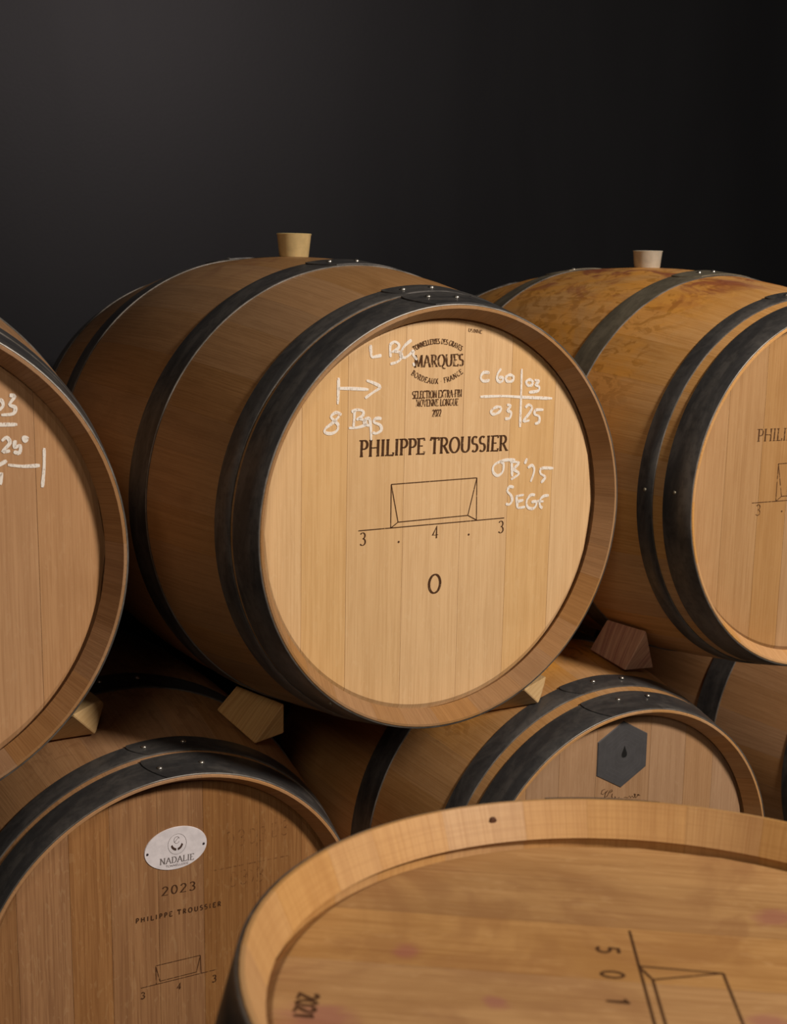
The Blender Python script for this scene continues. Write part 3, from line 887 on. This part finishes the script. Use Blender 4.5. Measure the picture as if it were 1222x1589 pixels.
def f(V, F):
    pts = [(0, .0115), (.0022, .005), (.0050, -.001), (.0052, -.0055), (.0028, -.0085), (-.0028, -.0085), (-.0052, -.0055), (-.0050, -.001), (-.0022, .005)]
    k = len(V)
    V.extend([(.0006+x, .2118+z) for x, z in pts])
    F.append(tuple(k+j for j in range(len(pts))))
mark(br_, 'drop_emblem', f, plain('black_enamel', (.008, .008, .008), .5), .0019, hx)
def f(V, F):
    for st in SCRIPT:
        ribbon(V, F, [tuple(p) for p in st], lambda dx, dz: .0005+.0010*abs(dz))
mark(br_, 'script_signature', f, M['burn'])

# foreground head
FOX, FOZ = .0253, -.0158
def fpos(x, z):   # from unrotated head axes to the turned ones
    return (x*math.cos(ph)+z*math.sin(ph), -x*math.sin(ph)+z*math.cos(ph))
def f(V, F):
    T = [fpos(*p) for p in ((-.0394, -.1006), (-.0105, -.0560), (-.0573, -.0235), (-.0070, -.0371), (-.0185, .0364))]
    o = T[0]
    ln = lambda x, z: (o[0]+x, o[1]+z)
    # same diagram as on the other heads, drawn larger on this one
    e = T[1]
    tw = .1395
    top = T[2]
    a = (e[0], e[1])
    bq = (e[0]+tw, e[1]+.002)
    c = (top[0]+tw, top[1]+.002)
    i0 = T[3]
    i1 = (i0[0]+tw-.024, i0[1]+.002)
    lines(V, F, [(o, (o[0]+.2377, o[1]+.004)), (a, top), (top, c), (c, bq), (a, i0), (top, i0), (i0, i1), (i1, bq), (i1, c)], .0017)
    base = [fpos(-.0029, -.0868), fpos(.0088, -.0593), fpos(.0283, -.0222)]
    for t, (x, z) in (('5', (-.0118, -.0828)), ('0', (.0088, -.0516)), ('1', (.0283, -.0222))):
        pass
    z0 = e[1]-.0265
    for i, t in enumerate('50105'):
        x0 = -.0790+.0355*i
        text_geo(V, F, t, (x0, z0), (x0+.0115, z0), .0150, False, bold=.15)
mark(f_, 'branded_diagram', f, M['burn'])
def f(V, F):
    text_geo(V, F, '2021', (.0175, -.2460), (.0485, -.2455), .0125, False, bold=.22)
mark(f_, 'branded_year', f, M['burn'])

kv = []  # small dark disc added to stand for a nail hole in the chime wall
ka, ks, kr = math.radians(206.5), .011, .2755
kn = Vector((-math.cos(ka), .35, -math.sin(ka))).normalized()
kt = Vector((-math.sin(ka), 0, math.cos(ka)))
kb = kn.cross(kt)
kc = Vector((kr*math.cos(ka), ks, kr*math.sin(ka)))+kn*.0022
for j in range(12):
    kv.append(tuple(kc+kt*.0030*math.cos(j*PI/6)+kb*.0022*math.sin(j*PI/6)))
for j in range(12):
    kv.append(tuple(Vector(kv[j])-kn*.003))
link_mesh('dark_dot', kv, [tuple(range(12)), tuple(range(23, 11, -1))]+[((j+1) % 12, j, 12+j, 12+(j+1) % 12) for j in range(12)],
          plain('dark_dot_brown', (.10, .04, .02), .7), f_.root, smooth_=False)

# ------------------------------------------------------------------ chocks wedged between the rows
def chock(label, pts, mat, grain_axis):
    bm = bmesh.new()
    for p in pts:
        bm.verts.new(p)
    bmesh.ops.convex_hull(bm, input=bm.verts)
    for v in [v for v in bm.verts if not v.link_faces]:
        bm.verts.remove(v)
    bmesh.ops.dissolve_limit(bm, angle_limit=math.radians(4), verts=bm.verts, edges=bm.edges)
    bmesh.ops.bevel(bm, geom=list(bm.edges), offset=.0012, segments=1, affect='EDGES')
    bmesh.ops.recalc_face_normals(bm, faces=bm.faces)
    me = bpy.data.meshes.new('wedge_chock')
    bm.to_mesh(me)
    bm.free()
    g = Vector(grain_axis).normalized()
    c = g.orthogonal().normalized()
    d = g.cross(c)
    ul = me.uv_layers.new(name='UVMap')
    for lp in me.loops:
        v = me.vertices[lp.vertex_index].co
        ul.data[lp.index].uv = (v.dot(c)+v.dot(d)*.7, v.dot(g))
    me.materials.append(mat)
    o = bpy.data.objects.new('wedge_chock', me)
    coll.objects.link(o)
    tag(o, label, 'wedge', 'wooden wedges between the rows')
    return o

def clear(p, barrels, eps=.005):
    """slide a corner out to the surface of any barrel it would cut into"""
    v = Vector(p)
    for _ in range(3):
        for b in barrels:
            q = b.mat.inverted() @ v
            r = math.hypot(q.x, q.z)
            R = prof(b, max(0, min(LEN, q.y)))+eps
            if 0 <= q.y <= LEN and r < R:
                q.x *= R/r
                q.z *= R/r
                v = b.mat @ q
    return tuple(v)

A = dict(A=(1.3737, 1.665, .8286), B=(1.3254, 1.675, .7517), C=(1.3317, 1.588, .7402), D=(1.3832, 1.585, .8179), E=(1.4025, 1.6, .7313), E2=(1.41, 1.67, .725))
chock('wine-stained wooden wedge between the wine-stained barrel and the lower hexagon-plate barrel', [clear(p, (tr_, br_)) for p in A.values()], M['chock_red'], (0, 0.2, 1))
A = dict(A=(.7351, 1.775, .7699), B=(.6873, 1.776, .7074), C=(.7146, 1.69, .68), D=(.7659, 1.685, .75), E=(.7685, 1.7, .6889), E2=(.80, 1.78, .6608))
chock('square-faced wooden wedge under the left side of the central barrel, on the plaque barrel', [clear(p, (tc_, bl_)) for p in A.values()], M['chock'], (0, 0.1, 1))
A = [(.4494, 1.70, .7673), (.4877, 1.725, .7235), (.50, 1.74, .7702), (.5078, 1.75, .7607), (.5059, 1.76, .7197), (.4961, 1.78, .7719), (.4271, 1.764, .7062),
     (.4494, 1.80, .7673), (.4877, 1.82, .7235), (.4271, 1.83, .7062)]
chock('blond wooden wedge peeking from under the left-edge upper barrel', [clear(p, (tl_, bl_)) for p in A], M['chock_pale'], (1, -.6, .8))
A = [(1.1115, 1.56, .748), (1.151, 1.575, .7144), (1.1724, 1.59, .7108), (1.1817, 1.60, .7471), (1.1835, 1.62, .7454), (1.0862, 1.638, .6867),
     (1.1115, 1.66, .748), (1.151, 1.675, .7144), (1.0862, 1.70, .6867)]
chock('pale wooden wedge under the lower right rim of the central barrel', [clear(p, (tc_, br_)) for p in A], M['chock_pale'], (1, -.6, .6))

# ------------------------------------------------------------------ timber rack that carries the lower row
def rack(y, label):
    r = bpy.data.objects.new('support_beam', None)
    coll.objects.link(r)
    r.location = (1.3, y, 0)
    tag(r, label, 'beam', 'beams under the lower row')
    hw = .045
    v0 = [(-1.1, -hw), (1.1, -hw), (1.1, hw), (-1.1, hw)]
    TOPZ = .05
    o = box('timber', (-1.15, -hw, 0), (1.15, hw, TOPZ), M['beam'], r)
    for b in (bl_, br_, far_):
        inv = b.mat.inverted()
        # seat cut to the barrel's underside
        c = b.mat @ Vector((0, 0, 0))
        ax = (b.mat.to_3x3() @ Vector((0, 1, 0)))
        verts, faces = [], []
        N = 10
        for k, yy in enumerate((y-hw, y+hw)):
            s = (yy-c.y)/ax.y
            cc = c+ax*s
            R = prof(b, s)+.0006
            for j in range(N+1):
                x = -.13+.26*j/N
                z = cc.z-math.sqrt(R*R-x*x)
                verts.append((cc.x+x-1.3, yy-y, z))
            for j in range(N+1):
                x = -.13+.26*j/N
                verts.append((cc.x+x-1.3, yy-y, TOPZ))
        K = N+1
        for j in range(N):
            faces.append((j, j+1, 2*K+j+1, 2*K+j))
            faces.append((K+j+1, K+j, 3*K+j, 3*K+j+1))
            faces.append((j+1, j, K+j, K+j+1))
            faces.append((2*K+j, 2*K+j+1, 3*K+j+1, 3*K+j))
        faces.append((0, 2*K, 3*K, K))
        faces.append((2*K+N, N, K+N, 3*K+N))
        link_mesh('saddle', verts, faces, M['beam'], r, smooth_=False)
rack(1.86, 'low timber beam with saddles under the front halves of the lower barrels')
rack(2.30, 'low timber beam with saddles under the rear halves of the lower barrels')
